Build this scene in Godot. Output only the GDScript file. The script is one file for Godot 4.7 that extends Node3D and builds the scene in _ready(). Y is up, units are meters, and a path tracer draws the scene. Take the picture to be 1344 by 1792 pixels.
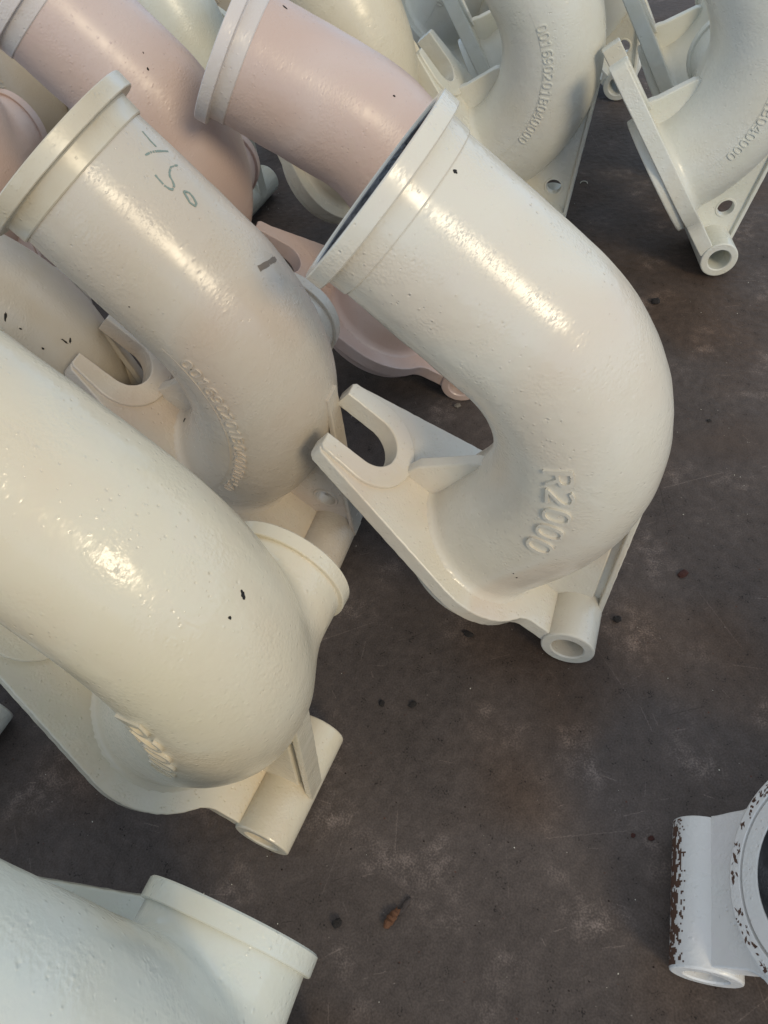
extends Node3D
# Painted cast pipe elbows standing on a workshop floor. Elbow coordinates are millimetres: the plate's upper face is z = 0, the pipe leaves it along +z
# and bends towards -x; the slotted end of the plate is at -x, the hinge tube (along y) at +x. Everything is brought to metres when a mesh is made.

const MM := 0.001
var BASE_R := 100.0
var MID_R := 101.4
var END_R := 94.8
var H0 := 81.3
var RC := 219.2
var L1 := 166.3
var TH := 1.600
var TUBE_X := 192.5
var TUBE_Z := -0.363
var TUBE_R := 38.9
var TUBE_HOLE := 23.1
var TUBE_Y0 := -85.4
var TUBE_Y1 := 79.9
var PLATE_T := 25.5
var PLATE_R := 133.1
var SLOT_X := 214.1
var SLOT_R := 37.6
var PRONG_X := 275.9
var PRONG_W := 66.1
var PAD_H := 5.6
var PORT_X := -37.3
var PORT_Z := 222.7
var PORT_R := 77.0
var PORT_Y := 136.9
var FLANGE_OUT := 37.5
var FLANGE_R := 108.5
var FLANGE_LIP := 18.4
var STEP_R := 97.2
var COLLAR_R := 122.2
var COLLAR_H := 18.6
var RIM_TOP := Vector2(40, 262)
var RIM_END := Vector2(222, 24)
var RIB := [Vector2(-153, -3), Vector2(-150, 27), Vector2(-146, 33), Vector2(-108, 100), Vector2(-100, 107), Vector2(-75, 110), Vector2(-75, -3)]
const WORN_X := 192.52
const WORN_Z := -0.36
const WORN_R := 38.86
const WORN_Y0 := -85.37
const WORN_Y1 := 79.90
const R_COLLAR_Z := 44.05
const WORN_MID := -64.0
const FOOT := Vector3(230.0, 0.0, -30.0)   # where the tube touches the floor: the node's origin

var names := {}
var M := {}
var tex := {}
var rng := RandomNumberGenerator.new()


# ------------------------------------------------------------------ helpers
func numbered(called: String) -> String:
	var n: int = names.get(called, 0)
	names[called] = n + 1
	return called if n == 0 else "%s_%03d" % [called, n]

func part(called: String, mesh: Mesh, m: Material, parent: Node3D, at := Vector3.ZERO) -> MeshInstance3D:
	var o := MeshInstance3D.new()
	o.name = called
	o.mesh = mesh
	o.material_override = m
	o.position = at
	parent.add_child(o, true)
	return o

func tag(o: Node3D, label: String, category: String, group := "") -> void:
	o.set_meta("label", label)
	o.set_meta("category", category)
	if group:
		o.set_meta("group", group)

func thing(called: String, label: String, category: String, group := "") -> Node3D:
	var o := Node3D.new()
	o.name = numbered(called)
	add_child(o)
	tag(o, label, category, group)
	return o

class Soup:
	var v := PackedVector3Array()
	var n := PackedVector3Array()
	var ix := PackedInt32Array()
	func quad(a: Vector3, b: Vector3, c: Vector3, d: Vector3, na: Vector3, nb: Vector3, nc: Vector3, nd: Vector3) -> void:
		var k := v.size()
		v.append_array([a, b, c, d])
		n.append_array([na, nb, nc, nd])
		face(k, k + 1, k + 2)
		face(k, k + 2, k + 3)
	func face(a: int, b: int, c: int) -> void:   # winds the face to agree with its normals (front faces run clockwise)
		var g := (v[b] - v[a]).cross(v[c] - v[a])
		if g.dot(n[a] + n[b] + n[c]) > 0.0:
			ix.append_array([a, c, b])
		else:
			ix.append_array([a, b, c])
	func tri(a: Vector3, b: Vector3, c: Vector3, m: Vector3) -> void:
		var k := v.size()
		v.append_array([a, b, c])
		n.append_array([m, m, m])
		face(k, k + 1, k + 2)
	func mesh(offset := Vector3.ZERO) -> ArrayMesh:
		var p := PackedVector3Array()
		p.resize(v.size())
		for i in v.size():
			p[i] = (v[i] - offset) * 0.001
		var a := []
		a.resize(Mesh.ARRAY_MAX)
		a[Mesh.ARRAY_VERTEX] = p
		a[Mesh.ARRAY_NORMAL] = n
		a[Mesh.ARRAY_INDEX] = ix
		var r := ArrayMesh.new()
		r.add_surface_from_arrays(Mesh.PRIMITIVE_TRIANGLES, a)
		return r

# A turned shape: profile of (radius, height) about the axis az, with ax the zero angle; each profile edge keeps its own crease.
func lathe(s: Soup, profile: Array, at: Vector3, ax: Vector3, az: Vector3, seg := 96) -> void:
	var ay := az.cross(ax)
	for k in profile.size() - 1:
		var p: Vector2 = profile[k]
		var q: Vector2 = profile[k + 1]
		var e := (q - p).normalized()
		var m := Vector2(e.y, -e.x)
		for i in seg:
			var a0 := TAU * i / seg
			var a1 := TAU * (i + 1) / seg
			var d0 := ax * cos(a0) + ay * sin(a0)
			var d1 := ax * cos(a1) + ay * sin(a1)
			var n0 := d0 * m.x + az * m.y
			var n1 := d1 * m.x + az * m.y
			s.quad(at + d0 * p.x + az * p.y, at + d1 * p.x + az * p.y, at + d1 * q.x + az * q.y, at + d0 * q.x + az * q.y, n0, n1, n1, n0)

# Outward normals of a closed outline, and whether each corner is soft.
func outline_normals(o: PackedVector2Array) -> PackedVector2Array:
	var r := PackedVector2Array()
	var k := o.size()
	var turn := -1.0 if Geometry2D.is_polygon_clockwise(o) else 1.0
	for i in k:
		var e0 := (o[i] - o[(i + k - 1) % k]).normalized()
		var e1 := (o[(i + 1) % k] - o[i]).normalized()
		var n0 := Vector2(e0.y, -e0.x) * turn
		var n1 := Vector2(e1.y, -e1.x) * turn
		r.append((n0 + n1) / maxf(1.0 + n0.dot(n1), 0.35))
	return r

# A plate: outline pushed from h0 to h1 along az, with a rounded edge of radius b on the h1 side (and on the h0 side when both).
func slab(s: Soup, o: PackedVector2Array, h0: float, h1: float, b: float, at: Vector3, ax: Vector3, ay: Vector3, az: Vector3, both := true, hole := Vector3.ZERO) -> void:
	var nn := outline_normals(o)
	var k := o.size()
	var turn := -1.0 if Geometry2D.is_polygon_clockwise(o) else 1.0
	var rows := []   # inset, height, normal tilt (0 = sideways, 1 = up, -1 = down)
	var steps := [0.0, 0.35, 0.7, 1.0]
	if both:
		for t in [1.0, 0.5, 0.0]:
			rows.append([b * (1.0 - cos(t * PI / 2)), h0 + b * (1.0 - sin(t * PI / 2)), -sin(t * PI / 2)])
	else:
		rows.append([0.0, h0, 0.0])
	for t in steps:
		rows.append([b * (1.0 - cos(t * PI / 2)), h1 - b * (1.0 - sin(t * PI / 2)), sin(t * PI / 2)])
	for j in rows.size() - 1:
		var r0: Array = rows[j]
		var r1: Array = rows[j + 1]
		for i in k:
			var i2 := (i + 1) % k
			var e := (o[i2] - o[i]).normalized()
			var f := Vector2(e.y, -e.x) * turn
			var ma := nn[i].normalized() if nn[i].normalized().dot(f) > 0.8 else f
			var mb := nn[i2].normalized() if nn[i2].normalized().dot(f) > 0.8 else f
			var c := []
			for q in [[i, r0, ma], [i2, r0, mb], [i2, r1, mb], [i, r1, ma]]:
				var w: Vector2 = o[q[0]] - nn[q[0]] * q[1][0]
				var t: float = q[1][2]
				var m: Vector2 = q[2] * sqrt(maxf(0.0, 1.0 - t * t))
				c.append([at + ax * w.x + ay * w.y + az * q[1][1], ax * m.x + ay * m.y + az * t])
			s.quad(c[0][0], c[1][0], c[2][0], c[3][0], c[0][1], c[1][1], c[2][1], c[3][1])
	for side in 2:
		var inset: float = b if side == 1 or both else 0.0
		var p := PackedVector2Array()
		for i in k:
			p.append(o[i] - nn[i] * inset)
		var pieces: Array = [p]
		if hole.z > 0.0:
			var c := PackedVector2Array()
			for i in 64:
				c.append(Vector2(hole.x, hole.y) + Vector2.from_angle(TAU * i / 64) * hole.z)
			pieces = []
			for half in [[-2000.0, hole.y], [hole.y, 2000.0]]:
				var box := PackedVector2Array([Vector2(-2000, half[0]), Vector2(2000, half[0]), Vector2(2000, half[1]), Vector2(-2000, half[1])])
				for g in Geometry2D.intersect_polygons(p, box):
					pieces.append_array(Geometry2D.clip_polygons(g, c))
		for g in pieces:
			var t := Geometry2D.triangulate_polygon(g)
			for i in range(0, t.size(), 3):
				var h: float = h1 if side == 1 else h0
				s.tri(at + ax * g[t[i]].x + ay * g[t[i]].y + az * h, at + ax * g[t[i + 1]].x + ay * g[t[i + 1]].y + az * h, at + ax * g[t[i + 2]].x + ay * g[t[i + 2]].y + az * h, az * (1.0 if side == 1 else -1.0))
	if hole.z > 0.0:
		var mid := at + ax * hole.x + ay * hole.y
		lathe(s, [Vector2(hole.z, h1), Vector2(hole.z, h0)], mid, ax, az, 64)


# The elbows with the long cast number are a slightly different casting: tighter at the plate, with a wider bend and a longer flange rim.
func numbered_casting() -> void:
	MID_R = 101.6
	END_R = 94.1
	H0 = 19.7
	RC = 229.2
	L1 = 169.9
	TH = 1.490
	TUBE_X = 208.2
	PLATE_T = 30.5
	PLATE_R = 129.7
	SLOT_X = 207.5
	SLOT_R = 36.0
	PRONG_X = 266.3
	PRONG_W = 62.6
	PORT_X = -78.3
	PORT_Z = 167.6
	PORT_R = 79.9
	FLANGE_OUT = 38.4
	FLANGE_R = 111.6
	FLANGE_LIP = 18.9
	STEP_R = 98.0
	COLLAR_R = 123.6
	COLLAR_H = 16.8
	RIM_TOP = Vector2(6, 258)
	RIM_END = Vector2(241, 24)
	RIB = [Vector2(-153, -3), Vector2(-150, 14), Vector2(-147, 22), Vector2(-138, 92), Vector2(-132, 102), Vector2(-90, 106), Vector2(-90, -3)]


# ------------------------------------------------------------------ the pipe
func pipe_radius(s: float) -> float:
	var u := clampf(s / (H0 + RC * TH + L1), -0.1, 1.05)
	return BASE_R * (1.0 - u) * (1.0 - 2.0 * u) + MID_R * 4.0 * u * (1.0 - u) + END_R * u * (2.0 * u - 1.0)

func centre(s: float) -> Array:   # point on the centreline, direction away from the bend's centre
	if s <= H0:
		return [Vector3(0, 0, s), Vector3(1, 0, 0)]
	var a := minf((s - H0) / RC, TH)
	var out := Vector3(cos(a), 0, sin(a))
	var p := Vector3(-RC, 0, H0) + out * RC
	if s > H0 + RC * TH:
		p += Vector3(-sin(a), 0, cos(a)) * (s - H0 - RC * TH)
	return [p, out]

func on_pipe(s: float, phi: float, lift: float) -> Vector3:   # phi: 0 is the -y side, a quarter turn the outside of the bend
	var c := centre(s)
	return c[0] + (c[1] * sin(phi) + Vector3(0, -1, 0) * cos(phi)) * (pipe_radius(s) + lift)

func pipe_sd(x: float, y: float, z: float) -> float:
	var dx := x + RC
	var dz := z - H0
	var s := z
	var d := 0.0
	if dz <= 0.0 and dx > 0.0:
		d = sqrt(x * x + y * y)
	else:
		var a := atan2(dz, dx)
		if a >= TH or a < 0.0:
			var ct := cos(TH)
			var st := sin(TH)
			var qx := dx - RC * ct
			var qz := dz - RC * st
			s = H0 + RC * TH - qx * st + qz * ct
			var w := qx * ct + qz * st
			d = sqrt(w * w + y * y)
		else:
			s = H0 + RC * a
			var w := sqrt(dx * dx + dz * dz) - RC
			d = sqrt(w * w + y * y)
	var r := pipe_radius(s)
	if s < 16.0:   # cast fillet onto the plate
		var t := 1.0 - maxf(s, 0.0) / 16.0
		r += 11.0 * (1.0 - sqrt(1.0 - t * t * 0.98))
	d -= r
	if y > 0.0:    # the clean-out neck on the far side
		var px := x - PORT_X
		var pz := z - PORT_Z
		var e := sqrt(px * px + pz * pz) - (PORT_R - 5.0 + maxf(0.0, 118.0 - y) * 0.03)
		var h := maxf(14.0 - absf(d - e), 0.0) / 14.0
		d = minf(d, e) - h * h * 14.0 * 0.25
	return d

func pipe_mesh() -> ArrayMesh:   # surface nets over the pipe and its neck, smoothed by the field's own gradient
	var c := 6.0
	var o := Vector3(-RC - L1 - 14.0, -117, -12)
	var nx := int((RC + L1 + 14.0 + 122.0) / c)
	var ny := 45
	var nz := int((H0 + RC + 112.0 + 48.0) / c)
	var f := PackedFloat32Array()
	f.resize(nx * ny * nz)
	var k := 0
	for i in nx:
		for j in ny:
			for l in nz:
				f[k] = pipe_sd(o.x + c * i, o.y + c * j, o.z + c * l)
				k += 1
	var sx := ny * nz
	var id := PackedInt32Array()
	id.resize(nx * ny * nz)
	id.fill(-1)
	var v := PackedVector3Array()
	var n := PackedVector3Array()
	var corner := [0, 1, nz, nz + 1, sx, sx + 1, sx + nz, sx + nz + 1]
	var wander := FastNoiseLite.new()
	wander.seed = 5
	wander.frequency = 0.016
	wander.fractal_octaves = 3
	for i in nx - 1:
		for j in ny - 1:
			for l in nz - 1:
				var at := i * sx + j * nz + l
				var neg := 0
				for q in 8:
					if f[at + corner[q]] < 0.0:
						neg += 1
				if neg == 0 or neg == 8:
					continue
				var p := o + Vector3(i + 0.5, j + 0.5, l + 0.5) * c
				var g := Vector3.ZERO
				for it in 3:
					var d := pipe_sd(p.x, p.y, p.z)
					g = Vector3(pipe_sd(p.x + 1.5, p.y, p.z) - pipe_sd(p.x - 1.5, p.y, p.z), pipe_sd(p.x, p.y + 1.5, p.z) - pipe_sd(p.x, p.y - 1.5, p.z), pipe_sd(p.x, p.y, p.z + 1.5) - pipe_sd(p.x, p.y, p.z - 1.5)) / 3.0
					p -= g * d / maxf(g.length_squared(), 0.2)
				g = g.normalized()
				id[at] = v.size()
				v.append(p + g * wander.get_noise_3dv(p) * 0.9)
				n.append(g)
	var s := Soup.new()
	s.v = v
	s.n = n
	var st := sin(TH)
	var ct := cos(TH)
	var cut := func(p: Vector3) -> bool:
		var al := -(p.x + RC - RC * ct) * st + (p.z - H0 - RC * st) * ct
		return p.z < -6.0 or (al > L1 + 6.0 and p.x < -150.0) or p.y > PORT_Y - 9.0
	for i in range(1, nx - 1):
		for j in range(1, ny - 1):
			for l in range(1, nz - 1):
				var at := i * sx + j * nz + l
				var here := f[at] < 0.0
				for e in [[sx, nz, 1], [nz, 1, sx], [1, sx, nz]]:
					if here == (f[at + e[0]] < 0.0):
						continue
					var a := id[at]
					var b := id[at - e[1]]
					var d := id[at - e[1] - e[2]]
					var h := id[at - e[2]]
					if a < 0 or b < 0 or d < 0 or h < 0 or cut.call(v[a]) or cut.call(v[d]):
						continue
					s.face(a, b, d)
					s.face(a, d, h)
	return s.mesh(FOOT)

func liner_mesh() -> ArrayMesh:
	var s := Soup.new()
	var steps := 40
	var last := H0 + RC * TH + L1 + FLANGE_OUT - 31.0
	for i in steps:
		var s0 := lerpf(-44.0, last, float(i) / steps)
		var s1 := lerpf(-44.0, last, float(i + 1) / steps)
		var c0 := centre(s0)
		var c1 := centre(s1)
		for j in 64:
			var a0 := TAU * j / 64
			var a1 := TAU * (j + 1) / 64
			var u := func(c: Array, a: float) -> Vector3: return c[1] * cos(a) + Vector3(0, 1, 0) * sin(a)
			s.quad(c0[0] + u.call(c0, a0) * 84.0, c0[0] + u.call(c0, a1) * 84.0, c1[0] + u.call(c1, a1) * 84.0, c1[0] + u.call(c1, a0) * 84.0, -u.call(c0, a0), -u.call(c0, a1), -u.call(c1, a1), -u.call(c1, a0))
	var d := Vector3(-sin(TH), 0, cos(TH))
	lathe(s, [Vector2(96.6, -3.0), Vector2(95.6, -4.0), Vector2(95.2, -30.0), Vector2(84.0, -31.0)], centre(H0 + RC * TH + L1 + FLANGE_OUT)[0], Vector3(0, 1, 0), d, 96)
	return s.mesh(FOOT)

func arc(o: PackedVector2Array, c: Vector2, r: float, a0: float, a1: float, steps: int) -> void:
	for i in steps + 1:
		o.append(c + Vector2.from_angle(lerpf(a0, a1, float(i) / steps)) * r)

# Cast edges are never quite straight: short steps, each a hair in or out.
func uneven(o: PackedVector2Array, step: float, by: float) -> PackedVector2Array:
	var r := PackedVector2Array()
	for i in o.size():
		var a := o[i]
		var b := o[(i + 1) % o.size()]
		var k := maxi(1, int(a.distance_to(b) / step))
		for j in k:
			var p := a.lerp(b, float(j) / k)
			r.append(p + Vector2(rng.randf_range(-by, by), rng.randf_range(-by, by)))
	return r

func tidy(o: PackedVector2Array) -> PackedVector2Array:
	var r := PackedVector2Array()
	for p in o:
		if r.is_empty() or r[r.size() - 1].distance_to(p) > 0.3:
			r.append(p)
	while r.size() > 1 and r[0].distance_to(r[r.size() - 1]) < 0.3:
		r.remove_at(r.size() - 1)
	return r

func plate_mesh() -> ArrayMesh:
	var o := PackedVector2Array()
	var up := PackedVector2Array()   # the half with y > 0, from the slot's bottom round to the hinge
	arc(up, Vector2(-SLOT_X, 0), SLOT_R + 1.2, 0.0, PI / 2, 12)
	up.append(Vector2(-PRONG_X, SLOT_R + 1.2))
	up.append(Vector2(-PRONG_X, PRONG_W - 5.0))
	up.append(Vector2(-PRONG_X + 5.0, PRONG_W + 1.2))
	var d := Vector2(-PRONG_X, PRONG_W)
	var t := d.angle() - acos(PLATE_R / d.length())
	var side := acos(83.0 / PLATE_R)
	arc(up, Vector2.ZERO, PLATE_R, t, PI / 2 - side + 0.07, 26)
	up.append(Vector2(108.0, 85.0))
	up.append(Vector2(117.0, 82.6))
	up.append(Vector2(TUBE_X - 29.0, 81.0))
	o.append_array(up)
	up.reverse()
	for p in up:
		o.append(Vector2(p.x, -p.y))
	o = tidy(o)
	var s := Soup.new()
	slab(s, uneven(o, 9.0, 0.35), -PLATE_T, 0.0, 2.6, Vector3.ZERO, Vector3(1, 0, 0), Vector3(0, 1, 0), Vector3(0, 0, 1), true, Vector3(0, 0, 90.0))
	return s.mesh(FOOT)

func pad_mesh() -> ArrayMesh:
	var o := PackedVector2Array()
	var y := PRONG_W - 3.0
	o.append(Vector2(-PRONG_X - 0.6, -SLOT_R))
	o.append(Vector2(-PRONG_X - 0.6, -y + 5.0))
	o.append(Vector2(-PRONG_X + 4.0, -y))
	arc(o, Vector2(-SLOT_X, 0), 68.0, -PI / 2 - 0.05, PI / 2 + 0.05, 40)
	o.append(Vector2(-PRONG_X + 4.0, y))
	o.append(Vector2(-PRONG_X - 0.6, y - 5.0))
	o.append(Vector2(-PRONG_X - 0.6, SLOT_R))
	arc(o, Vector2(-SLOT_X, 0), SLOT_R, PI / 2, -PI / 2, 32)
	var s := Soup.new()
	slab(s, uneven(tidy(o), 8.0, 0.25), -PLATE_T - 0.6, PAD_H, 2.4, Vector3.ZERO, Vector3(1, 0, 0), Vector3(0, 1, 0), Vector3(0, 0, 1))
	return s.mesh(FOOT)

func rib_mesh() -> ArrayMesh:
	var s := Soup.new()
	slab(s, PackedVector2Array(RIB), -9.5, 9.5, 3.0, Vector3(0, 0, 0), Vector3(1, 0, 0), Vector3(0, 0, 1), Vector3(0, 1, 0))
	return s.mesh(FOOT)

func tube_mesh() -> ArrayMesh:
	var s := Soup.new()
	var a := TUBE_Y0
	var b := TUBE_Y1
	lathe(s, [Vector2(TUBE_HOLE, b - 2), Vector2(TUBE_HOLE, a + 2), Vector2(TUBE_HOLE + 2, a), Vector2(TUBE_R - 2.4, a), Vector2(TUBE_R - 0.7, a + 0.8), Vector2(TUBE_R, a + 2.6), Vector2(TUBE_R, b - 2.6), Vector2(TUBE_R - 0.7, b - 0.8), Vector2(TUBE_R - 2.4, b), Vector2(TUBE_HOLE + 2, b), Vector2(TUBE_HOLE, b - 2)], Vector3(TUBE_X, 0, TUBE_Z), Vector3(1, 0, 0), Vector3(0, 1, 0), 72)
	return s.mesh(FOOT)

func web_mesh(holed: bool) -> ArrayMesh:
	var s := Soup.new()
	var d := (RIM_END - RIM_TOP).normalized()
	var m := Vector2(-d.y, d.x) * -1.0
	if m.x > 0.0:
		m = -m
	var c := Vector2(TUBE_X, TUBE_Z)
	var o := PackedVector2Array([Vector2(70, -4), Vector2(TUBE_X - 30.0, -4), c + Vector2.from_angle(2.4) * 30.0, c + Vector2.from_angle(1.7) * 30.0, RIM_END + m * 6.0 - d * 6.0, RIM_TOP + m * 6.0 + d * 30.0, RIM_TOP + m * 40.0 + d * 20.0])
	if holed:
		slab(s, o, -7.0, 7.0, 1.0, Vector3(0, 0, 0), Vector3(1, 0, 0), Vector3(0, 0, 1), Vector3(0, 1, 0), true, Vector3(150, 52, 17.0))
	else:   # a thin web with a thicker pad, a trench left open along the rim
		slab(s, o, -3.0, 3.0, 1.0, Vector3(0, 0, 0), Vector3(1, 0, 0), Vector3(0, 0, 1), Vector3(0, 1, 0))
		var q := PackedVector2Array([Vector2(70, -4), Vector2(TUBE_X - 30.0, -4), c + Vector2.from_angle(2.3) * 31.0, RIM_END + m * 19.0 - d * 24.0, RIM_TOP + m * 20.0 + d * 66.0, RIM_TOP + m * 40.0 + d * 40.0])
		slab(s, q, -11.0, 11.0, 3.0, Vector3(0, 0, 0), Vector3(1, 0, 0), Vector3(0, 0, 1), Vector3(0, 1, 0))
	if holed:   # the bored boss round the hole
		lathe(s, [Vector2(17.0, 7.0), Vector2(17.6, 9.0), Vector2(20.5, 9.0), Vector2(22.0, 6.8)], Vector3(150, 0, 52), Vector3(1, 0, 0), Vector3(0, -1, 0), 40)
	return s.mesh(FOOT)

func rim_mesh() -> ArrayMesh:
	var s := Soup.new()
	var d := (RIM_END - RIM_TOP).normalized()
	var m := Vector2(-d.y, d.x)
	if m.x > 0.0:
		m = -m
	var o := PackedVector2Array([RIM_TOP, RIM_END, RIM_END + m * 8.5, RIM_TOP + m * 9.0])
	slab(s, uneven(o, 10.0, 0.3), -15.5, 15.5, 2.6, Vector3(0, 0, 0), Vector3(1, 0, 0), Vector3(0, 0, 1), Vector3(0, 1, 0))
	return s.mesh(FOOT)

func collar_mesh() -> ArrayMesh:
	var s := Soup.new()
	var z := -PLATE_T - COLLAR_H
	var r := COLLAR_R
	lathe(s, [Vector2(84.5, -20), Vector2(84.5, z + 1.5), Vector2(86, z), Vector2(103.5, z), Vector2(104.2, z + 1), Vector2(104.6, z + 6), Vector2(107, z + 6), Vector2(107.4, z + 1), Vector2(108.2, z), Vector2(r - 3.0, z), Vector2(r - 0.8, z + 0.9), Vector2(r, z + 3), Vector2(r, -20)], Vector3.ZERO, Vector3(1, 0, 0), Vector3(0, 0, 1), 128)
	return s.mesh(FOOT)

func flange_mesh() -> ArrayMesh:
	var s := Soup.new()
	var d := Vector3(-sin(TH), 0, cos(TH))
	var c: Array = centre(H0 + RC * TH + L1 + FLANGE_OUT)
	var r := FLANGE_R
	var w := FLANGE_LIP
	lathe(s, [Vector2(88, -w - 24.5), Vector2(STEP_R - 1.6, -w - 23.6), Vector2(STEP_R - 0.3, -w - 22.0), Vector2(STEP_R, -w - 1.6), Vector2(STEP_R + 1.2, -w), Vector2(r - 1.0, -w), Vector2(r, -w + 1.0), Vector2(r, -1.2), Vector2(r - 1.2, 0), Vector2(98.4, 0), Vector2(97.0, -1.4), Vector2(96.6, -3.0)], c[0], Vector3(0, 1, 0), d, 128)
	return s.mesh(FOOT)

func port_mesh() -> ArrayMesh:
	var s := Soup.new()
	var r := PORT_R
	lathe(s, [Vector2(r - 12, PORT_Y - 17.4), Vector2(r - 0.9, PORT_Y - 17.2), Vector2(r, PORT_Y - 16.3), Vector2(r, PORT_Y - 1.6), Vector2(r - 1.6, PORT_Y), Vector2(67, PORT_Y), Vector2(65.5, PORT_Y - 1.5), Vector2(65.5, PORT_Y - 52), Vector2(0, PORT_Y - 52)], Vector3(PORT_X, 0, PORT_Z), Vector3(1, 0, 0), Vector3(0, 1, 0), 112)
	return s.mesh(FOOT)

# Raised lettering wrapped on the pipe: it reads from the outlet towards the plate, its tops towards the outside of the bend.
func lettering(text: String, s0: float, phi0: float, tall: float, long: float, bold: bool, bow := 0.0) -> ArrayMesh:
	var t := TextMesh.new()
	var font := SystemFont.new()
	font.font_names = PackedStringArray(["Droid Sans"])
	font.font_weight = 700 if bold else 400
	t.font = font
	t.text = text
	t.font_size = 64
	t.pixel_size = 0.01
	t.curve_step = 2.0
	t.depth = 0.1
	t.horizontal_alignment = HORIZONTAL_ALIGNMENT_LEFT
	var src := t.surface_get_arrays(0)
	var v: PackedVector3Array = src[Mesh.ARRAY_VERTEX]
	var n: PackedVector3Array = src[Mesh.ARRAY_NORMAL]
	var lo := v[0]
	var hi := v[0]
	for p in v:
		lo = lo.min(p)
		hi = hi.max(p)
	var s := Soup.new()
	for i in v.size():
		var u := (v[i].x - lo.x) / (hi.x - lo.x)
		var w := (v[i].y - lo.y) / (hi.y - lo.y)
		var top := v[i].z > (lo.z + hi.z) / 2
		var along := s0 - u * long
		var phi := deg_to_rad(phi0 + bow * u * (1.0 - u) * 4.0) + w * tall / 100.0
		var c := centre(along)
		var outw: Vector3 = (c[1] * sin(phi) - Vector3(0, 1, 0) * cos(phi)).normalized()
		var up: Vector3 = (c[1] * cos(phi) + Vector3(0, 1, 0) * sin(phi)).normalized()
		var right := up.cross(outw)
		var taper := 0.0
		s.v.append(on_pipe(along, phi, (3.2 if tall > 25.0 else 2.0) if top else -2.0) + up * taper)
		s.n.append((right * n[i].x + up * n[i].y + outw * n[i].z).normalized())
	var ix: PackedInt32Array = src[Mesh.ARRAY_INDEX] if src[Mesh.ARRAY_INDEX] != null else PackedInt32Array(range(v.size()))
	for i in range(0, ix.size(), 3):
		s.face(ix[i], ix[i + 1], ix[i + 2])
	return s.mesh(FOOT)

# A band drawn on the pipe through (s, degrees) points.
func stroke(s: Soup, pts: Array, wide: float, lift: float, broken := false) -> void:
	var c := []
	for i in pts.size() - 1:
		var k := maxi(1, int(Vector2(pts[i][0] - pts[i + 1][0], (pts[i][1] - pts[i + 1][1]) * 1.75).length() / (1.8 if broken else 4.0)))
		for j in k:
			c.append([lerpf(pts[i][0], pts[i + 1][0], float(j) / k), lerpf(pts[i][1], pts[i + 1][1], float(j) / k)])
	c.append(pts[-1])
	for i in c.size() - 1:
		var a := on_pipe(c[i][0], deg_to_rad(c[i][1]), lift)
		var b := on_pipe(c[i + 1][0], deg_to_rad(c[i + 1][1]), lift)
		var m := (on_pipe(c[i][0], deg_to_rad(c[i][1]), lift + 10.0) - a).normalized()
		var w := (b - a).cross(m).normalized() * wide / 2
		var w0 := w * rng.randf_range(0.6, 1.1)
		var w1 := w * rng.randf_range(0.6, 1.1)
		var over := (b - a) * 0.15
		if broken and rng.randf() < 0.16:
			continue
		s.quad(a - w0 - over, a + w0 - over, b + w1 + over, b - w1 + over, m, m, m, m)
		var z := m * (lift + 0.5)
		s.quad(a - w0 - z, a - w0, b - w1, b - w1 - z, -w, -w, -w, -w)
		s.quad(a + w0 - z, a + w0, b + w1, b + w1 - z, w, w, w, w)

# A ragged spot where the paint is off, following the pipe.
func chip(s: Soup, along: float, deg: float, long: float, wide: float, turn: float) -> void:
	var k := 14
	var ring := []
	for i in k:
		var a := TAU * i / k
		var r := rng.randf_range(0.55, 1.1)
		var p := Vector2(cos(a) * long / 2 * r, sin(a) * wide / 2 * r).rotated(turn)
		ring.append(on_pipe(along + p.x, deg_to_rad(deg) + p.y / 100.0, 0.5))
	var mid := on_pipe(along, deg_to_rad(deg), 0.9)
	var m := (on_pipe(along, deg_to_rad(deg), 10.0) - on_pipe(along, deg_to_rad(deg), 0.0)).normalized()
	for i in k:
		s.tri(mid, ring[i], ring[(i + 1) % k], m)
		var lowa: Vector3 = ring[i] - m * 2.0
		var lowb: Vector3 = ring[(i + 1) % k] - m * 2.0
		var e: Vector3 = (ring[i] - mid).normalized()
		s.quad(ring[i], ring[(i + 1) % k], lowb, lowa, e, e, e, e)


# ------------------------------------------------------------------ materials
func noise_tex(sd: int, freq: float, octaves: int, ramp: Gradient, size := 512, normal := 0.0, type := FastNoiseLite.TYPE_SIMPLEX_SMOOTH) -> NoiseTexture2D:
	var f := FastNoiseLite.new()
	f.seed = sd
	f.noise_type = type
	f.frequency = freq
	f.fractal_octaves = octaves
	var t := NoiseTexture2D.new()
	t.noise = f
	t.width = size
	t.height = size
	t.seamless = true
	if ramp:
		t.color_ramp = ramp
	if normal > 0.0:
		t.as_normal_map = true
		t.bump_strength = normal
	return t

func ramp(stops: Array) -> Gradient:
	var g := Gradient.new()
	var o := PackedFloat32Array()
	var c := PackedColorArray()
	for s in stops:
		o.append(s[0])
		c.append(s[1])
	g.offsets = o
	g.colors = c
	return g

func paint(called: String, colours: Texture2D, rough: float, shift: Vector3, bump := 0.42) -> StandardMaterial3D:
	var m := StandardMaterial3D.new()
	m.resource_name = called
	m.albedo_texture = colours
	m.roughness = rough
	m.roughness_texture = tex.gloss
	m.roughness_texture_channel = BaseMaterial3D.TEXTURE_CHANNEL_RED
	m.normal_enabled = true
	m.normal_texture = tex.skin
	m.normal_scale = bump
	m.uv1_triplanar = true
	m.uv1_scale = Vector3(2, 2, 2)
	m.uv1_offset = shift
	return m

func plain(called: String, c: Color, rough: float, metal := 0.0) -> StandardMaterial3D:
	var m := StandardMaterial3D.new()
	m.resource_name = called
	m.albedo_color = c
	m.roughness = rough
	m.metallic = metal
	return m

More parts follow.
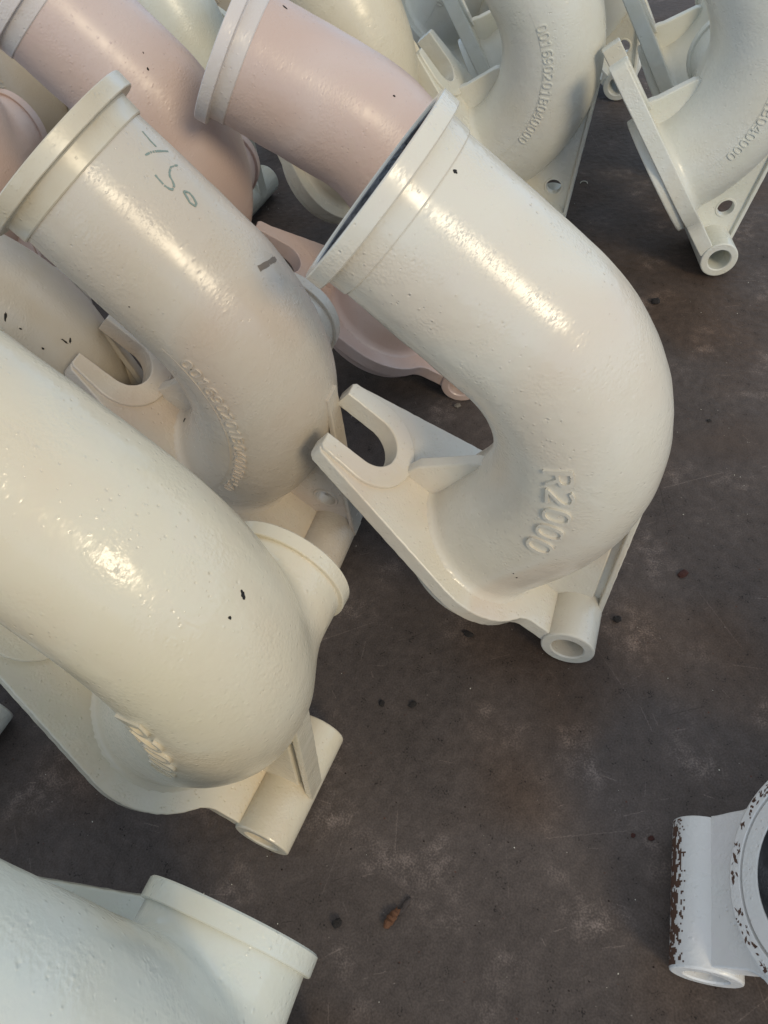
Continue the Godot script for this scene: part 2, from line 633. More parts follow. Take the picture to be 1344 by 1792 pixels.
func floor_material() -> StandardMaterial3D:
	var n := 2048
	var lay := []
	for q in [[3, 0.0013, 4], [8, 0.006, 5], [21, 0.035, 4], [34, 0.0018, 3], [55, 0.30, 2]]:
		var f := FastNoiseLite.new()
		f.seed = q[0]
		f.frequency = q[1]
		f.fractal_octaves = q[2]
		f.noise_type = FastNoiseLite.TYPE_SIMPLEX_SMOOTH
		lay.append(f.get_seamless_image(n, n).get_data())
	var a: PackedByteArray = lay[0]
	var b: PackedByteArray = lay[1]
	var c: PackedByteArray = lay[2]
	var d: PackedByteArray = lay[3]
	var e: PackedByteArray = lay[4]
	var px := PackedByteArray()
	px.resize(n * n * 3)
	for i in n * n:
		var big := a[i] / 255.0 - 0.5
		var mid := b[i] / 255.0 - 0.5
		var fine := c[i] / 255.0 - 0.5
		var rust := clampf((d[i] / 255.0 - 0.50) * 3.0, 0.0, 1.0)
		var grit := e[i] / 255.0 - 0.5
		var v := 0.300 + big * 0.05 + mid * 0.05 + fine * 0.05 + grit * 0.10 - rust * 0.02
		v += maxf(0.0, mid - 0.12) * maxf(0.0, fine + grit + 0.14) * 0.75   # pale scuffs
		if fine + grit * 0.6 < -0.40 and mid < 0.0:
			v *= 0.66                                                   # oily pits
		var k := i * 3
		px[k] = int(clampf(v * (1.07 + rust * 0.07), 0.0, 1.0) * 255.0)
		px[k + 1] = int(clampf(v * (0.965 - rust * 0.01), 0.0, 1.0) * 255.0)
		px[k + 2] = int(clampf(v * (0.915 - rust * 0.08), 0.0, 1.0) * 255.0)
	var im := Image.create_from_data(n, n, false, Image.FORMAT_RGB8, px)
	for i in 1500:   # fine drag scratches, a little paler or darker than the floor
		var p := Vector2(rng.randf() * n, rng.randf() * n)
		var dir := Vector2.from_angle(rng.randf_range(-0.5, 0.5) + (PI / 2 if rng.randf() < 0.3 else 0.1))
		var gain := rng.randf_range(0.80, 1.38)
		for j in int(rng.randf_range(6, 30) * (4.0 if rng.randf() < 0.12 else 1.0)):
			p += dir
			var x := posmod(int(p.x), n)
			var y := posmod(int(p.y), n)
			var col := im.get_pixel(x, y)
			im.set_pixel(x, y, Color(col.r * gain, col.g * gain, col.b * gain))
	for i in 1600:   # grit pressed into the floor, rust crumbs and pinholes
		var x := rng.randi_range(1, n - 2)
		var y := rng.randi_range(1, n - 2)
		var r := rng.randf()
		var col := Color(0.13, 0.10, 0.09) if r < 0.55 else (Color(0.33, 0.21, 0.17) if r < 0.8 else Color(0.52, 0.49, 0.46))
		im.set_pixel(x, y, col)
		if rng.randf() < 0.45:
			im.set_pixel(x + 1, y, col)
		if rng.randf() < 0.3:
			im.set_pixel(x, y + 1, col)
			im.set_pixel(x + 1, y + 1, col)
	var m := StandardMaterial3D.new()
	m.resource_name = "worn_floor"
	m.albedo_texture = ImageTexture.create_from_image(im)
	m.roughness = 0.62
	m.metallic_specular = 0.25
	m.normal_enabled = true
	m.normal_texture = tex.grain
	m.normal_scale = 0.18
	m.uv1_triplanar = true
	m.uv1_world_triplanar = true
	m.uv1_scale = Vector3(0.5, 0.5, 0.5)
	return m

# Relief of sprayed paint over sand casting: grain whose strength wanders, pits left by the sand, and nibs of dust under the paint.
func skin_texture() -> ImageTexture:
	var n := 1024
	var lay := []
	for q in [[11, 0.10, 3], [12, 0.006, 3], [13, 0.02, 3]]:
		var f := FastNoiseLite.new()
		f.seed = q[0]
		f.frequency = q[1]
		f.fractal_octaves = q[2]
		f.noise_type = FastNoiseLite.TYPE_SIMPLEX_SMOOTH
		lay.append(f.get_seamless_image(n, n).get_data())
	var a: PackedByteArray = lay[0]
	var b: PackedByteArray = lay[1]
	var c: PackedByteArray = lay[2]
	var h := PackedFloat32Array()
	h.resize(n * n)
	for i in n * n:
		var rough := clampf((b[i] / 255.0 - 0.38) * 3.2, 0.12, 1.0)
		h[i] = 0.5 + (a[i] / 255.0 - 0.5) * 0.30 * rough + (c[i] / 255.0 - 0.5) * 0.30
	for k in 900:
		var x := rng.randi_range(0, n - 1)
		var y := rng.randi_range(0, n - 1)
		var r := rng.randf_range(1.2, 3.4)
		var up := 0.34 if k % 3 else -0.45
		for dx in range(-5, 6):
			for dy in range(-5, 6):
				var q := Vector2(dx, dy).length() / r
				if q < 1.6:
					h[posmod(x + dx, n) * n + posmod(y + dy, n)] += up * exp(-q * q * 1.6)
	var im := Image.create_from_data(n, n, false, Image.FORMAT_RF, h.to_byte_array())
	im.convert(Image.FORMAT_RGBA8)
	im.bump_map_to_normal_map(9.0)
	return ImageTexture.create_from_image(im)

func make_materials() -> void:
	var w := func(r: float, g: float, b: float) -> Color: return Color(r, g, b)
	tex.skin = skin_texture()
	tex.gloss = noise_tex(12, 0.012, 4, ramp([[0.0, Color(0.65, 0.65, 0.65)], [1.0, Color(1, 1, 1)]]), 512)
	tex.grain = noise_tex(13, 0.09, 4, null, 1024, 4.0)
	tex.cream = noise_tex(21, 0.004, 3, ramp([[0.15, w.call(0.825, 0.785, 0.690)], [0.5, w.call(0.832, 0.795, 0.712)], [0.85, w.call(0.822, 0.765, 0.668)]]), 512)
	tex.sage = noise_tex(31, 0.004, 3, ramp([[0.15, w.call(0.800, 0.795, 0.735)], [0.5, w.call(0.805, 0.805, 0.760)], [0.85, w.call(0.795, 0.775, 0.700)]]), 512)
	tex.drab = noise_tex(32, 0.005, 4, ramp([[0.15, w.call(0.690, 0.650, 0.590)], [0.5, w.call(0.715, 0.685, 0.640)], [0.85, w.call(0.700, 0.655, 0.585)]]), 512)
	tex.white = noise_tex(22, 0.004, 3, ramp([[0.15, w.call(0.830, 0.825, 0.775)], [0.5, w.call(0.835, 0.830, 0.795)], [0.85, w.call(0.825, 0.805, 0.745)]]), 512)
	tex.ivory = noise_tex(23, 0.003, 3, ramp([[0.15, w.call(0.832, 0.800, 0.735)], [0.5, w.call(0.842, 0.815, 0.760)], [0.85, w.call(0.830, 0.780, 0.710)]]), 512)
	tex.bluish = noise_tex(28, 0.004, 4, ramp([[0.15, w.call(0.860, 0.855, 0.840)], [0.85, w.call(0.865, 0.850, 0.840)]]), 512)
	tex.rim = noise_tex(30, 0.004, 3, ramp([[0.15, w.call(0.80, 0.77, 0.75)], [0.85, w.call(0.79, 0.74, 0.71)]]), 512)
	tex.tan = noise_tex(29, 0.006, 4, ramp([[0.2, w.call(0.720, 0.660, 0.560)], [0.7, w.call(0.790, 0.750, 0.670)], [0.85, w.call(0.80, 0.79, 0.76)]]), 512)
	tex.beige = noise_tex(24, 0.003, 3, ramp([[0.2, w.call(0.765, 0.720, 0.655)], [0.5, w.call(0.780, 0.745, 0.695)], [0.85, w.call(0.768, 0.708, 0.648)]]), 512)
	tex.pink = noise_tex(25, 0.003, 2, ramp([[0.2, w.call(0.768, 0.672, 0.625)], [0.5, w.call(0.790, 0.712, 0.678)], [0.85, w.call(0.772, 0.675, 0.630)]]), 512)
	tex.worn = noise_tex(26, 0.022, 5, ramp([[0.0, w.call(0.16, 0.10, 0.08)], [0.27, w.call(0.24, 0.17, 0.14)], [0.31, w.call(0.60, 0.58, 0.60)], [0.35, w.call(0.80, 0.80, 0.83)], [1.0, w.call(0.81, 0.81, 0.83)]]), 1024)
	tex.steel = noise_tex(27, 0.02, 5, ramp([[0.2, w.call(0.30, 0.30, 0.31)], [0.8, w.call(0.52, 0.52, 0.53)]]), 512)
	M.liner = paint("bare_steel", tex.steel, 0.5, Vector3.ZERO, 0.7)
	M.liner.metallic = 0.6
	M.chalk = plain("chalk", Color(0.52, 0.57, 0.54), 0.95)
	M.smear = plain("smear", Color(0.50, 0.45, 0.40), 0.7)
	M.bare = plain("bare_iron", Color(0.10, 0.09, 0.08), 0.8)
	M.worn_iron = plain("worn_iron", Color(0.35, 0.25, 0.20), 0.7)
	M.crumb = plain("crumb", Color(0.13, 0.11, 0.10), 0.9)
	M.rusty = plain("rust_crumb", Color(0.24, 0.12, 0.09), 0.9)
	M.leaf = plain("dry_leaf", Color(0.36, 0.23, 0.14), 0.8)
	M.ash = plain("grey_bark", Color(0.25, 0.22, 0.21), 0.9)
	M.grit = plain("pebble", Color(0.45, 0.42, 0.38), 0.9)
	M.speck = plain("paint_speck", Color(0.80, 0.78, 0.72), 0.6)


# ------------------------------------------------------------------ the elbows
var meshes := {}
var marks := {}

func mark(elbow: String, called: String, mesh: Mesh, m: Material) -> void:
	if not marks.has(elbow):
		marks[elbow] = []
	marks[elbow].append([called, mesh, m])

func bare_spots(spots: Dictionary) -> void:
	for n in spots:
		for q in spots[n]:
			var s := Soup.new()
			chip(s, q[0], q[1], q[2], q[3], q[4])
			mark(n, "bare_spot", s.mesh(FOOT), M.bare)

func marks_r2000(_set: Dictionary) -> void:
	bare_spots({
		"M": [[589, 70.0, 5, 5, 0], [76, 10.0, 3, 2, 0.2], [80, 4.4, 2, 2, 0.9]],
		"A": [[346, 95.4, 9, 4, 0.9], [345, 82.6, 3, 3, 0]],
		"P1": [[445, 52.5, 6, 3, 0.5], [462, 60.6, 4, 2, 0.5]],
		"P2": [[572, 87.6, 9, 3, 0.4], [401, 64.6, 3, 3, 0]],
	})

func marks_number(_set: Dictionary) -> void:
	bare_spots({
		"K": [[297, 33.0, 13, 3, 1.2], [233, 45.3, 12, 3, -0.2], [229, 48.7, 8, 3, 1.0], [278, 31.2, 4, 3, 0.1], [246, 29.3, 4, 3, 0.1]],
		"C": [[16, -73.6, 9, 8, 0.4], [310, 1.7, 5, 2, 0.6], [408, 5.0, 2, 2, 0]],
	})
	var chalk := Soup.new()
	stroke(chalk, [[512.2, 108.0], [500.3, 106.2], [493.0, 105.9]], 2.2, 0.4, true)
	mark("C", "chalk_stroke", chalk.mesh(FOOT), M.chalk)
	chalk = Soup.new()
	stroke(chalk, [[495.3, 91.7], [492.9, 97.8], [488.2, 104.3], [481.5, 112.4]], 2.5, 0.4, true)
	mark("C", "chalk_stroke", chalk.mesh(FOOT), M.chalk)
	chalk = Soup.new()
	stroke(chalk, [[479.4, 85.6], [472.3, 84.8], [462.7, 84.2], [457.2, 85.0], [454.3, 86.1], [455.5, 89.7], [459.8, 91.6], [464.2, 92.8], [467.2, 95.1], [469.6, 100.1], [465.7, 107.4]], 2.6, 0.4, true)
	mark("C", "chalk_figure", chalk.mesh(FOOT), M.chalk)
	chalk = Soup.new()
	stroke(chalk, [[444.7, 91.6], [438.4, 90.0], [433.1, 88.4], [426.4, 89.3], [427.5, 91.9], [433.6, 93.8], [439.8, 94.4], [444.6, 92.1]], 2.5, 0.4, true)
	mark("C", "chalk_figure", chalk.mesh(FOOT), M.chalk)
	var smear := Soup.new()
	stroke(smear, [[341.1, 89.5], [337.5, 98.3], [332.9, 111.3]], 7.0, 0.35)
	mark("C", "dark_smear", smear.mesh(FOOT), M.smear)

func make_elbow(lettered: String) -> Node3D:
	var o := Node3D.new()
	var m: Material = plain("undercoat", Color(0.8, 0.8, 0.75), 0.5)
	var set: Dictionary = meshes["R2000" if lettered == "R2000" else "number"]
	part("bend_pipe", set.pipe, m, o)
	part("inner_liner", set.liner, M.liner, o)
	part("outlet_flange", set.flange, m, o)
	part("mounting_plate", set.plate, m, o)
	part("slot_lug", set.pad, m, o)
	part("slot_rib", set.rib, m, o)
	part("hinge_tube", set.tube, m, o)
	part("hinge_web", set.web, m, o)
	part("web_rim", set.rim, m, o)
	part("plate_collar", set.collar, m, o)
	part("port_ring", set.port, m, o)
	part("cast_lettering", set.long_letters if lettered == "long" else set.letters, m, o)
	if set.has("seam"):
		part("parting_line", set.seam, m, o)
	return o

func place(o: Node3D, pose: Array, label: String, finish: StandardMaterial3D) -> Node3D:
	var x: Vector3 = pose[0].normalized()
	var y: Vector3 = (pose[1] - x * x.dot(pose[1])).normalized()
	var b := Basis(x, y, x.cross(y))
	o.name = numbered("pipe_elbow")
	add_child(o)
	o.transform = Transform3D(b, pose[2] + b * (FOOT * MM))
	tag(o, label, "pipe elbow", "cast pipe elbows standing on the floor")
	for c in o.get_children():
		if c.name != "inner_liner":
			c.material_override = finish
	return o

# Where the tube of the scuffed elbow has been dragged, its paint is off down to dark rust in a ragged band.
func worn_strip() -> MeshInstance3D:
	var f := FastNoiseLite.new()
	f.seed = 77
	f.frequency = 0.07
	f.fractal_octaves = 4
	var s := Soup.new()
	var n := 84
	var m := 22
	for i in n:
		for j in m:
			var y0 := lerpf(WORN_Y0 + 3.0, WORN_Y1 - 3.0, float(i) / n)
			var y1 := lerpf(WORN_Y0 + 3.0, WORN_Y1 - 3.0, float(i + 1) / n)
			var off := absf((j + 0.5) / m - 0.5) * 2.0
			if f.get_noise_2d(y0, j * 3.0) < off * 0.70 - 0.34:
				continue
			var a0 := deg_to_rad(WORN_MID + lerpf(-34.0, 34.0, float(j) / m))
			var a1 := deg_to_rad(WORN_MID + lerpf(-34.0, 34.0, float(j + 1) / m))
			var d0 := Vector3(cos(a0), 0, sin(a0))
			var d1 := Vector3(cos(a1), 0, sin(a1))
			var c := Vector3(WORN_X, 0, WORN_Z)
			var r := WORN_R + 0.25
			s.quad(c + d0 * r + Vector3(0, y0, 0), c + d1 * r + Vector3(0, y0, 0), c + d1 * r + Vector3(0, y1, 0), c + d0 * r + Vector3(0, y1, 0), d0, d1, d1, d0)
	var o := MeshInstance3D.new()
	o.name = "worn_strip"
	o.mesh = s.mesh(FOOT)
	o.material_override = M.worn_iron
	o.set_meta("kind", "stuff")
	o.set_meta("label", "ragged band on the tube where paint is worn to dark rust")
	return o

# Dark scrapes across the rim of its collar ring, in clusters.
func collar_scrapes() -> MeshInstance3D:
	var s := Soup.new()
	var z := -R_COLLAR_Z - 0.3
	for cl in 11:
		var mid := deg_to_rad(-95.0 + cl * 19.0 + rng.randf_range(-8, 8))
		for i in rng.randi_range(5, 14):
			var a := mid + rng.randf_range(-0.16, 0.16)
			var r := rng.randf_range(109.5, 118.5)
			var p := Vector3(cos(a) * r, sin(a) * r, z)
			var d := Vector3(cos(a + rng.randf_range(0.6, 2.4)), sin(a + rng.randf_range(0.6, 2.4)), 0).normalized()
			var w := Vector3(-d.y, d.x, 0)
			var long := rng.randf_range(2.0, 9.0)
			var wide := rng.randf_range(0.5, 2.4)
			var k := 6
			for j in k:
				var t0 := float(j) / k - 0.5
				var t1 := float(j + 1) / k - 0.5
				var w0 := wide * (1.0 - absf(t0) * 1.8) * rng.randf_range(0.5, 1.2)
				var w1 := wide * (1.0 - absf(t1) * 1.8)
				var up := Vector3(0, 0, -1)
				var q := [p + d * long * t0 - w * w0, p + d * long * t0 + w * w0, p + d * long * t1 + w * w1, p + d * long * t1 - w * w1]
				var inside := true
				for v in q:
					var rr := Vector2(v.x, v.y).length()
					if rr < 108.4 or rr > 120.0:
						inside = false
				if inside:
					s.quad(q[0], q[1], q[2], q[3], up, up, up, up)
	var o := MeshInstance3D.new()
	o.name = "worn_scrapes"
	o.mesh = s.mesh(FOOT)
	o.material_override = M.worn_iron
	o.set_meta("kind", "stuff")
	o.set_meta("label", "dark scrapes through the paint of the collar rim")
	return o

func crumb(called: String, label: String, category: String, m: Material, at: Vector3, size: Vector3, turn: float, sd: int) -> MeshInstance3D:
	var r := RandomNumberGenerator.new()
	r.seed = sd
	var s := Soup.new()
	var rows := 5
	var cols := 9
	var grid := []
	for i in rows + 1:
		var row := []
		for j in cols:
			var th := PI * i / rows
			var ph := TAU * j / cols
			var d := Vector3(sin(th) * cos(ph), cos(th), sin(th) * sin(ph)) * (r.randf_range(0.72, 1.12) if i > 0 and i < rows else 0.85)
			row.append(Vector3(d.x * size.x, maxf(d.y, -0.7) * size.y, d.z * size.z) * 500.0)
		grid.append(row)
	for i in rows:
		for j in cols:
			var a: Vector3 = grid[i][j]
			var b: Vector3 = grid[i][(j + 1) % cols]
			var c: Vector3 = grid[i + 1][(j + 1) % cols]
			var d: Vector3 = grid[i + 1][j]
			var mid := (a + b + c + d) / 4
			var na := (c - a).cross(d - b)
			if na.length() < 1e-6:
				na = mid
			na = na.normalized() * signf(na.dot(mid))
			s.quad(a, b, c, d, na, na, na, na)
	var o := MeshInstance3D.new()
	o.name = numbered(called)
	o.mesh = s.mesh()
	o.material_override = m
	o.position = at + Vector3(0, size.y * 0.33, 0)
	o.rotation.y = turn
	add_child(o)
	tag(o, label, category)
	return o


func _ready() -> void:
	rng.seed = 7
	# ---- camera
	var cam := Camera3D.new()
	cam.name = "camera"
	cam.fov = 67.586
	cam.near = 0.02
	cam.far = 200.0
	cam.transform = Transform3D(Basis(Vector3(0.987457, -0.100216, 0.122006), Vector3(0.157888, 0.626763, -0.763046), Vector3(0.000000, 0.772738, 0.634725)), Vector3(0, 1.05376, 0))
	add_child(cam)
	cam.current = true
	# ---- sky, sun, exposure
	var env := Environment.new()
	env.background_mode = Environment.BG_SKY
	var sky := Sky.new()
	var sm := ProceduralSkyMaterial.new()
	sm.sky_top_color = Color(0.68, 0.70, 0.72)
	sm.sky_horizon_color = Color(0.72, 0.86, 1.0)
	sm.sky_curve = 0.4
	sm.ground_bottom_color = Color(0.25, 0.23, 0.22)
	sm.ground_horizon_color = Color(0.66, 0.72, 0.78)
	sm.sun_angle_max = 1.0
	sm.energy_multiplier = 1.6
	sky.sky_material = sm
	env.sky = sky
	env.tonemap_mode = Environment.TONE_MAPPER_LINEAR
	env.tonemap_exposure = 0.93
	env.sdfgi_enabled = true
	env.ssao_enabled = true
	env.ssil_enabled = true
	var we := WorldEnvironment.new()
	we.name = "world_environment"
	we.environment = env
	add_child(we)
	var sun := DirectionalLight3D.new()
	sun.name = "sun"
	sun.light_energy = 0.5
	sun.light_color = Color(1.0, 0.93, 0.80)
	sun.light_angular_distance = 15.0
	sun.shadow_enabled = true
	add_child(sun)
	sun.look_at_from_position(Vector3(0.38, 0.52, 0.76) * 10.0, Vector3.ZERO, Vector3.UP)
	# ---- floor
	make_materials()
	var ground := MeshInstance3D.new()
	ground.name = "floor"
	var slab_mesh := BoxMesh.new()
	slab_mesh.size = Vector3(60, 0.3, 60)
	ground.mesh = slab_mesh
	ground.material_override = floor_material()
	ground.position = Vector3(0, -0.15, -10)
	ground.set_meta("kind", "structure")
	add_child(ground)
	# ---- elbow meshes, shared by all
	for casting in ["R2000", "number"]:
		if casting == "number":
			numbered_casting()
		var set := {}
		set.pipe = pipe_mesh()
		set.liner = liner_mesh()
		set.flange = flange_mesh()
		set.plate = plate_mesh()
		set.pad = pad_mesh()
		set.rib = rib_mesh()
		set.tube = tube_mesh()
		set.web = web_mesh(casting == "number")
		set.rim = rim_mesh()
		set.collar = collar_mesh()
		set.port = port_mesh()
		if casting == "R2000":
			set.letters = lettering("R2000", 298, -12.4, 32.0, 156, false)
			marks_r2000(set)
		else:
			set.letters = lettering("001690201B040000", 321.0, -5.0, 19.0, 232.0, false, 2.0)
			set.long_letters = lettering("001690201B040000+50", 325.0, -2.0, 16.0, 272.0, false, 2.0)
			var seam := Soup.new()
			var line := []
			for i in 40:
				line.append([lerpf(20.0, 350.0, i / 39.0), -6.0 + 2.0 * sin(i / 39.0 * PI)])
			stroke(seam, line, 1.6, 0.55)
			set.seam = seam.mesh(FOOT)
			marks_number(set)
		meshes[casting] = set
	# ---- the elbows themselves
	var pose := {
		"M": [Vector3(0.66174, -0.67600, 0.32424), Vector3(0.42925, -0.01296, -0.90309), Vector3(0.1412, 0.1703, -0.6614)],
		"E": [Vector3(0.51291, -0.85251, 0.10079), Vector3(0.15969, -0.02061, -0.98695), Vector3(0.7078, 0.2213, -1.4801)],
		"A": [Vector3(0.61128, -0.70201, 0.36542), Vector3(0.51768, 0.00543, -0.85555), Vector3(-0.2974, 0.1747, -0.4656)],
		"B": [Vector3(0.63342, -0.69554, 0.33912), Vector3(0.48996, 0.02129, -0.87149), Vector3(-0.3529, 0.1748, -0.1098)],
		"C": [Vector3(0.61735, -0.74179, 0.26197), Vector3(0.45201, 0.06192, -0.88986), Vector3(-0.2119, 0.2028, -0.8766)],
		"D": [Vector3(0.55624, -0.80606, 0.20216), Vector3(0.37350, 0.02517, -0.92729), Vector3(0.3853, 0.2126, -1.6977)],
		"P2": [Vector3(0.79639, -0.57239, 0.19528), Vector3(0.26479, 0.03971, -0.96349), Vector3(0.0561, 0.1527, -1.2346)],
		"E2": [Vector3(0.49177, -0.86143, 0.12690), Vector3(0.24906, -0.00049, -0.96849), Vector3(0.8400, 0.2215, -1.8218)],
		"J": [Vector3(0.62676, -0.68580, 0.36994), Vector3(0.50922, 0.00113, -0.86064), Vector3(0.7741, 0.1864, -2.4201)],
		"D2": [Vector3(0.44938, -0.89218, 0.04547), Vector3(0.08907, -0.00590, -0.99601), Vector3(0.4526, 0.2279, -2.0066)],
		"I2": [Vector3(0.63926, -0.68402, 0.35138), Vector3(0.48295, 0.00153, -0.87565), Vector3(0.3847, 0.1860, -2.5843)],
		"I": [Vector3(0.48873, -0.80716, 0.33110), Vector3(0.58128, 0.01826, -0.81350), Vector3(0.0209, 0.2122, -1.7334)],
		"H": [Vector3(0.63014, -0.68932, 0.35743), Vector3(0.49470, 0.00161, -0.86906), Vector3(-0.3450, 0.1871, -2.0634)],
		"L": [Vector3(0.61848, -0.69487, 0.36694), Vector3(0.51773, 0.00906, -0.85549), Vector3(-0.8444, 0.1737, -1.7853)],
		"P1": [Vector3(0.57290, -0.81264, 0.10676), Vector3(0.25091, 0.04988, -0.96672), Vector3(-0.3910, 0.1997, -1.4193)],
		"K": [Vector3(0.82480, -0.56176, -0.06430), Vector3(-0.08417, -0.00952, -0.99641), Vector3(-0.5243, 0.1618, -0.9973)],
		"N": [Vector3(0.62817, -0.69213, 0.35547), Vector3(0.49359, 0.00132, -0.86969), Vector3(-0.7999, 0.1877, -0.5888)],
		"R": [Vector3(-0.53255, -0.81805, -0.21720), Vector3(0.36612, 0.00873, -0.93053), Vector3(0.4051, 0.1969, -0.1380)],
		"G": [Vector3(0.63014, -0.68932, 0.35743), Vector3(0.49470, 0.00161, -0.86906), Vector3(-0.7797, 0.1871, -2.2257)],
		"H2": [Vector3(0.63014, -0.68932, 0.35743), Vector3(0.49470, 0.00161, -0.86906), Vector3(-0.2510, 0.1871, -2.5539)],
	}
	var what := [   # pose, lettering, paint, roughness, label
		["M", "R2000", "ivory", 0.27, "glossy ivory elbow alone in the middle, R2000 cast on its side, flange mouth open"],
		["A", "R2000", "cream", 0.26, "big cream elbow at left, its cast R2000 half hidden under its own bend"],
		["B", "R2000", "sage", 0.26, "greenish white elbow cut off by the bottom left corner, round port uppermost"],
		["C", "long", "beige", 0.34, "beige elbow with +50 chalked on its pipe, behind the big cream one"],
		["K", "number", "drab", 0.42, "dull grey beige elbow at the left edge, between the chalked and the big cream one"],
		["P1", "R2000", "pink", 0.45, "pink elbow at the upper left, its pipe passing behind the chalked elbow's flange"],
		["P2", "R2000", "pink", 0.45, "pink elbow whose pipe passes behind the open mouth of the ivory middle elbow"],
		["L", "R2000", "pink", 0.45, "pink elbow at the left edge of which only the round port shows"],
		["D", "number", "white", 0.36, "white elbow at top centre with the number 001690201B040000 in full view"],
		["E", "number", "white", 0.36, "white elbow at the upper right, bored hole in its web, tube end facing out"],
		["I", "number", "cream", 0.36, "cream elbow behind the pink pipe, touched by the prongs of the numbered white one"],
		["H", "number", "sage", 0.40, "pale yellowish elbow at the top, seen between the two pink pipes"],
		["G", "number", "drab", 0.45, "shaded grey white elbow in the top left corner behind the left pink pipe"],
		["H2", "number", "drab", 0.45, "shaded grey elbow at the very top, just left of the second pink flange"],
		["I2", "number", "white", 0.45, "grey white elbow at the top, its dark tube mouth left of the numbered elbow"],
		["D2", "number", "white", 0.40, "white elbow behind the numbered one, plate edge showing in its inner bend"],
		["J", "number", "white", 0.42, "white elbow at the back, only its tube mouth showing right of the numbered elbow"],
		["E2", "number", "white", 0.40, "white elbow in the upper right corner behind the one with a bored web"],
		["N", "number", "white", 0.40, "elbow at the left edge of which only a tube end on the floor shows"],
		["R", "R2000", "bluish", 0.34, "scuffed bluish white elbow at the lower right, its round plate opening facing up"],
	]
	var first := {}
	var elbow := {}
	var k := 0
	for w in what:
		var o: Node3D
		if first.has(w[1]):
			o = first[w[1]].duplicate()
		else:
			o = make_elbow(w[1])
			first[w[1]] = o
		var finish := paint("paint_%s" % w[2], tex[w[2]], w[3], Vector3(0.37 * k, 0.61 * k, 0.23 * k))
		elbow[w[0]] = place(o, pose[w[0]], w[4], finish)
		if w[0] in ["P1", "P2", "C"]:
			var f := paint("paint_rim", tex.tan if w[0] == "C" else tex.rim, 0.4, Vector3(0.2 * k, 0.1, 0.3))
			var rim: MeshInstance3D = o.get_node("outlet_flange")
			rim.material_override = f
			rim.set_meta("label", "tan soiled outlet flange" if w[0] == "C" else "pale lavender white outlet flange")
		k += 1
	# ---- marks on single elbows
	for n in marks:
		for q in marks[n]:
			part(q[0], q[1], q[2], elbow[n])
	elbow.R.add_child(worn_strip(), true)
	elbow.R.add_child(collar_scrapes(), true)
	# ---- small things on the floor
	var leaf := Soup.new()
	for i in 10:
		for q in 8:
			var pt := func(u: float, v: float) -> Vector3:
				var r := 5.2 * (0.55 + 0.55 * sin(PI * clampf(u * 0.9 + 0.12, 0.0, 1.0))) * (1.0 + 0.12 * sin(u * 23.0 + v * 5.0))
				var a := lerpf(-0.5, 3.3, v) + 0.3 * sin(u * 7.0)
				return Vector3((u - 0.5) * 27.0 + 1.6 * sin(v * 9.0) * (2.0 * absf(u - 0.5)), r * (1.0 + sin(a)) * 0.8 + 0.3, r * cos(a))
			var p00: Vector3 = pt.call(i / 10.0, q / 8.0)
			var p10: Vector3 = pt.call((i + 1) / 10.0, q / 8.0)
			var p11: Vector3 = pt.call((i + 1) / 10.0, (q + 1) / 8.0)
			var p01: Vector3 = pt.call(i / 10.0, (q + 1) / 8.0)
			var nn := (p10 - p00).cross(p01 - p00).normalized()
			if nn.y < 0.0:
				nn = -nn
			leaf.quad(p00, p10, p11, p01, nn, nn, nn, nn)
	var scrap := MeshInstance3D.new()
	scrap.name = numbered("dry_leaf")
	scrap.mesh = leaf.mesh()
	scrap.material_override = M.leaf
	scrap.position = Vector3(-0.070, 0, -0.217)
	scrap.rotation.y = 0.75
	add_child(scrap)
	tag(scrap, "curled brown scrap of dry leaf on the bare floor near the bottom", "leaf")
	crumb("bark_chip", "grey strip of bark just right of the curled brown leaf scrap", "bark", M.ash, Vector3(-0.052, 0, -0.229), Vector3(0.030, 0.006, 0.008), 0.8, 2)
	crumb("dirt_clod", "dark clod on a pale scuff, left of the curled brown leaf scrap", "dirt", M.crumb, Vector3(-0.139, 0, -0.221), Vector3(0.014, 0.009, 0.013), 0.2, 3)
	crumb("dirt_crumb", "flat dark crumb below the collar of the ivory middle elbow", "dirt", M.crumb, Vector3(0.100, 0, -0.595), Vector3(0.018, 0.006, 0.011), -0.5, 4)
	crumb("rust_crumb", "reddish dark crumb right of the ivory elbow's web rim", "rust flake", M.rusty, Vector3(0.455, 0, -0.641), Vector3(0.019, 0.007, 0.014), 0.4, 5)
	crumb("dirt_crumb", "black crumb just right of the ivory elbow's tube mouth", "dirt", M.crumb, Vector3(0.329, 0, -0.579), Vector3(0.014, 0.008, 0.013), 0.9, 6)
	crumb("dirt_crumb", "round dark crumb right of the ivory elbow's bend, below the upper right elbow", "dirt", M.crumb, Vector3(0.651, 0, -1.324), Vector3(0.022, 0.012, 0.02), 0.1, 7)
	crumb("dirt_crumb", "tiny dark crumb at the right edge, level with the ivory elbow's bend", "dirt", M.crumb, Vector3(0.623, 0, -0.958), Vector3(0.010, 0.004, 0.008), 0.3, 8)
	crumb("pebble", "small grey pebble in front of the pink elbow's tube end", "pebble", M.grit, Vector3(0.177, 0, -1.102), Vector3(0.015, 0.009, 0.012), 0.3, 9)
	crumb("dirt_crumb", "left of two dark crumbs between the cream and ivory elbows", "dirt", M.crumb, Vector3(-0.048, 0, -0.503), Vector3(0.010, 0.005, 0.012), 0.3, 10)
	crumb("dirt_crumb", "right of two dark crumbs between the cream and ivory elbows", "dirt", M.crumb, Vector3(-0.003, 0, -0.494), Vector3(0.014, 0.005, 0.010), 0.6, 11)
	crumb("dirt_crumb", "left of two reddish crumbs beside the scuffed elbow's tube", "dirt", M.rusty, Vector3(0.251, 0, -0.268), Vector3(0.008, 0.003, 0.006), 0.6, 12)
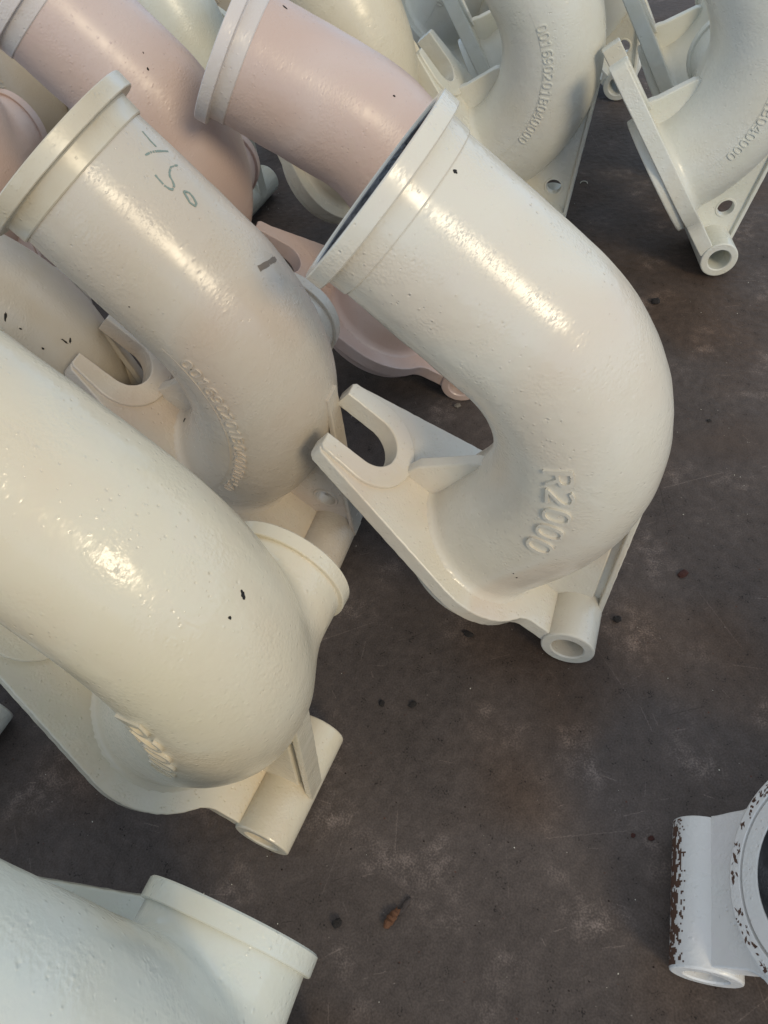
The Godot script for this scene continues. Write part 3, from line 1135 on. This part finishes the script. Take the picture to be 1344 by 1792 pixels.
	crumb("dirt_crumb", "right of two reddish crumbs beside the scuffed elbow's tube", "dirt", M.rusty, Vector3(0.272, 0, -0.261), Vector3(0.010, 0.003, 0.007), 0.2, 13)
	var curl := Soup.new()
	for i in 14:
		var a0 := -0.6 + 3.6 * i / 14.0
		var a1 := -0.6 + 3.6 * (i + 1) / 14.0
		var p0 := Vector3(cos(a0), 0, sin(a0)) * 9.0
		var p1 := Vector3(cos(a1), 0, sin(a1)) * 9.0
		for q in 6:
			var b0 := TAU * q / 6
			var b1 := TAU * (q + 1) / 6
			var r0 := func(p: Vector3, b: float) -> Vector3: return p.normalized() * cos(b) + Vector3.UP * sin(b)
			curl.quad(p0 + r0.call(p0, b0) * 1.1, p0 + r0.call(p0, b1) * 1.1, p1 + r0.call(p1, b1) * 1.1, p1 + r0.call(p1, b0) * 1.1, r0.call(p0, b0), r0.call(p0, b1), r0.call(p1, b1), r0.call(p1, b0))
	var shaving := MeshInstance3D.new()
	shaving.name = numbered("paint_curl")
	shaving.mesh = curl.mesh()
	shaving.material_override = M.speck
	shaving.position = Vector3(0.648, 0.0012, -1.851)
	shaving.rotation.y = 2.4
	add_child(shaving)
	tag(shaving, "thin white curl of paint on the floor between the numbered and upper right elbows", "paint shaving")
	# ---- grit nobody could count
	var mm := MultiMesh.new()
	mm.transform_format = MultiMesh.TRANSFORM_3D
	var bit := BoxMesh.new()
	bit.size = Vector3(0.0022, 0.0008, 0.0015)
	mm.mesh = bit
	mm.instance_count = 420
	for i in 420:
		var sc := rng.randf_range(0.15, 0.8)
		var b := Basis(Vector3.UP, rng.randf() * TAU).scaled(Vector3(sc, sc, sc))
		mm.set_instance_transform(i, Transform3D(b, Vector3(rng.randf_range(-0.8, 1.5), 0.0004 * sc, rng.randf_range(-2.6, -0.02))))
	var specks := MultiMeshInstance3D.new()
	specks.name = "paint_specks"
	specks.multimesh = mm
	specks.material_override = M.speck
	specks.set_meta("kind", "stuff")
	specks.set_meta("label", "tiny pale specks of paint scattered on the dark floor")
	specks.set_meta("category", "paint specks")
	add_child(specks)
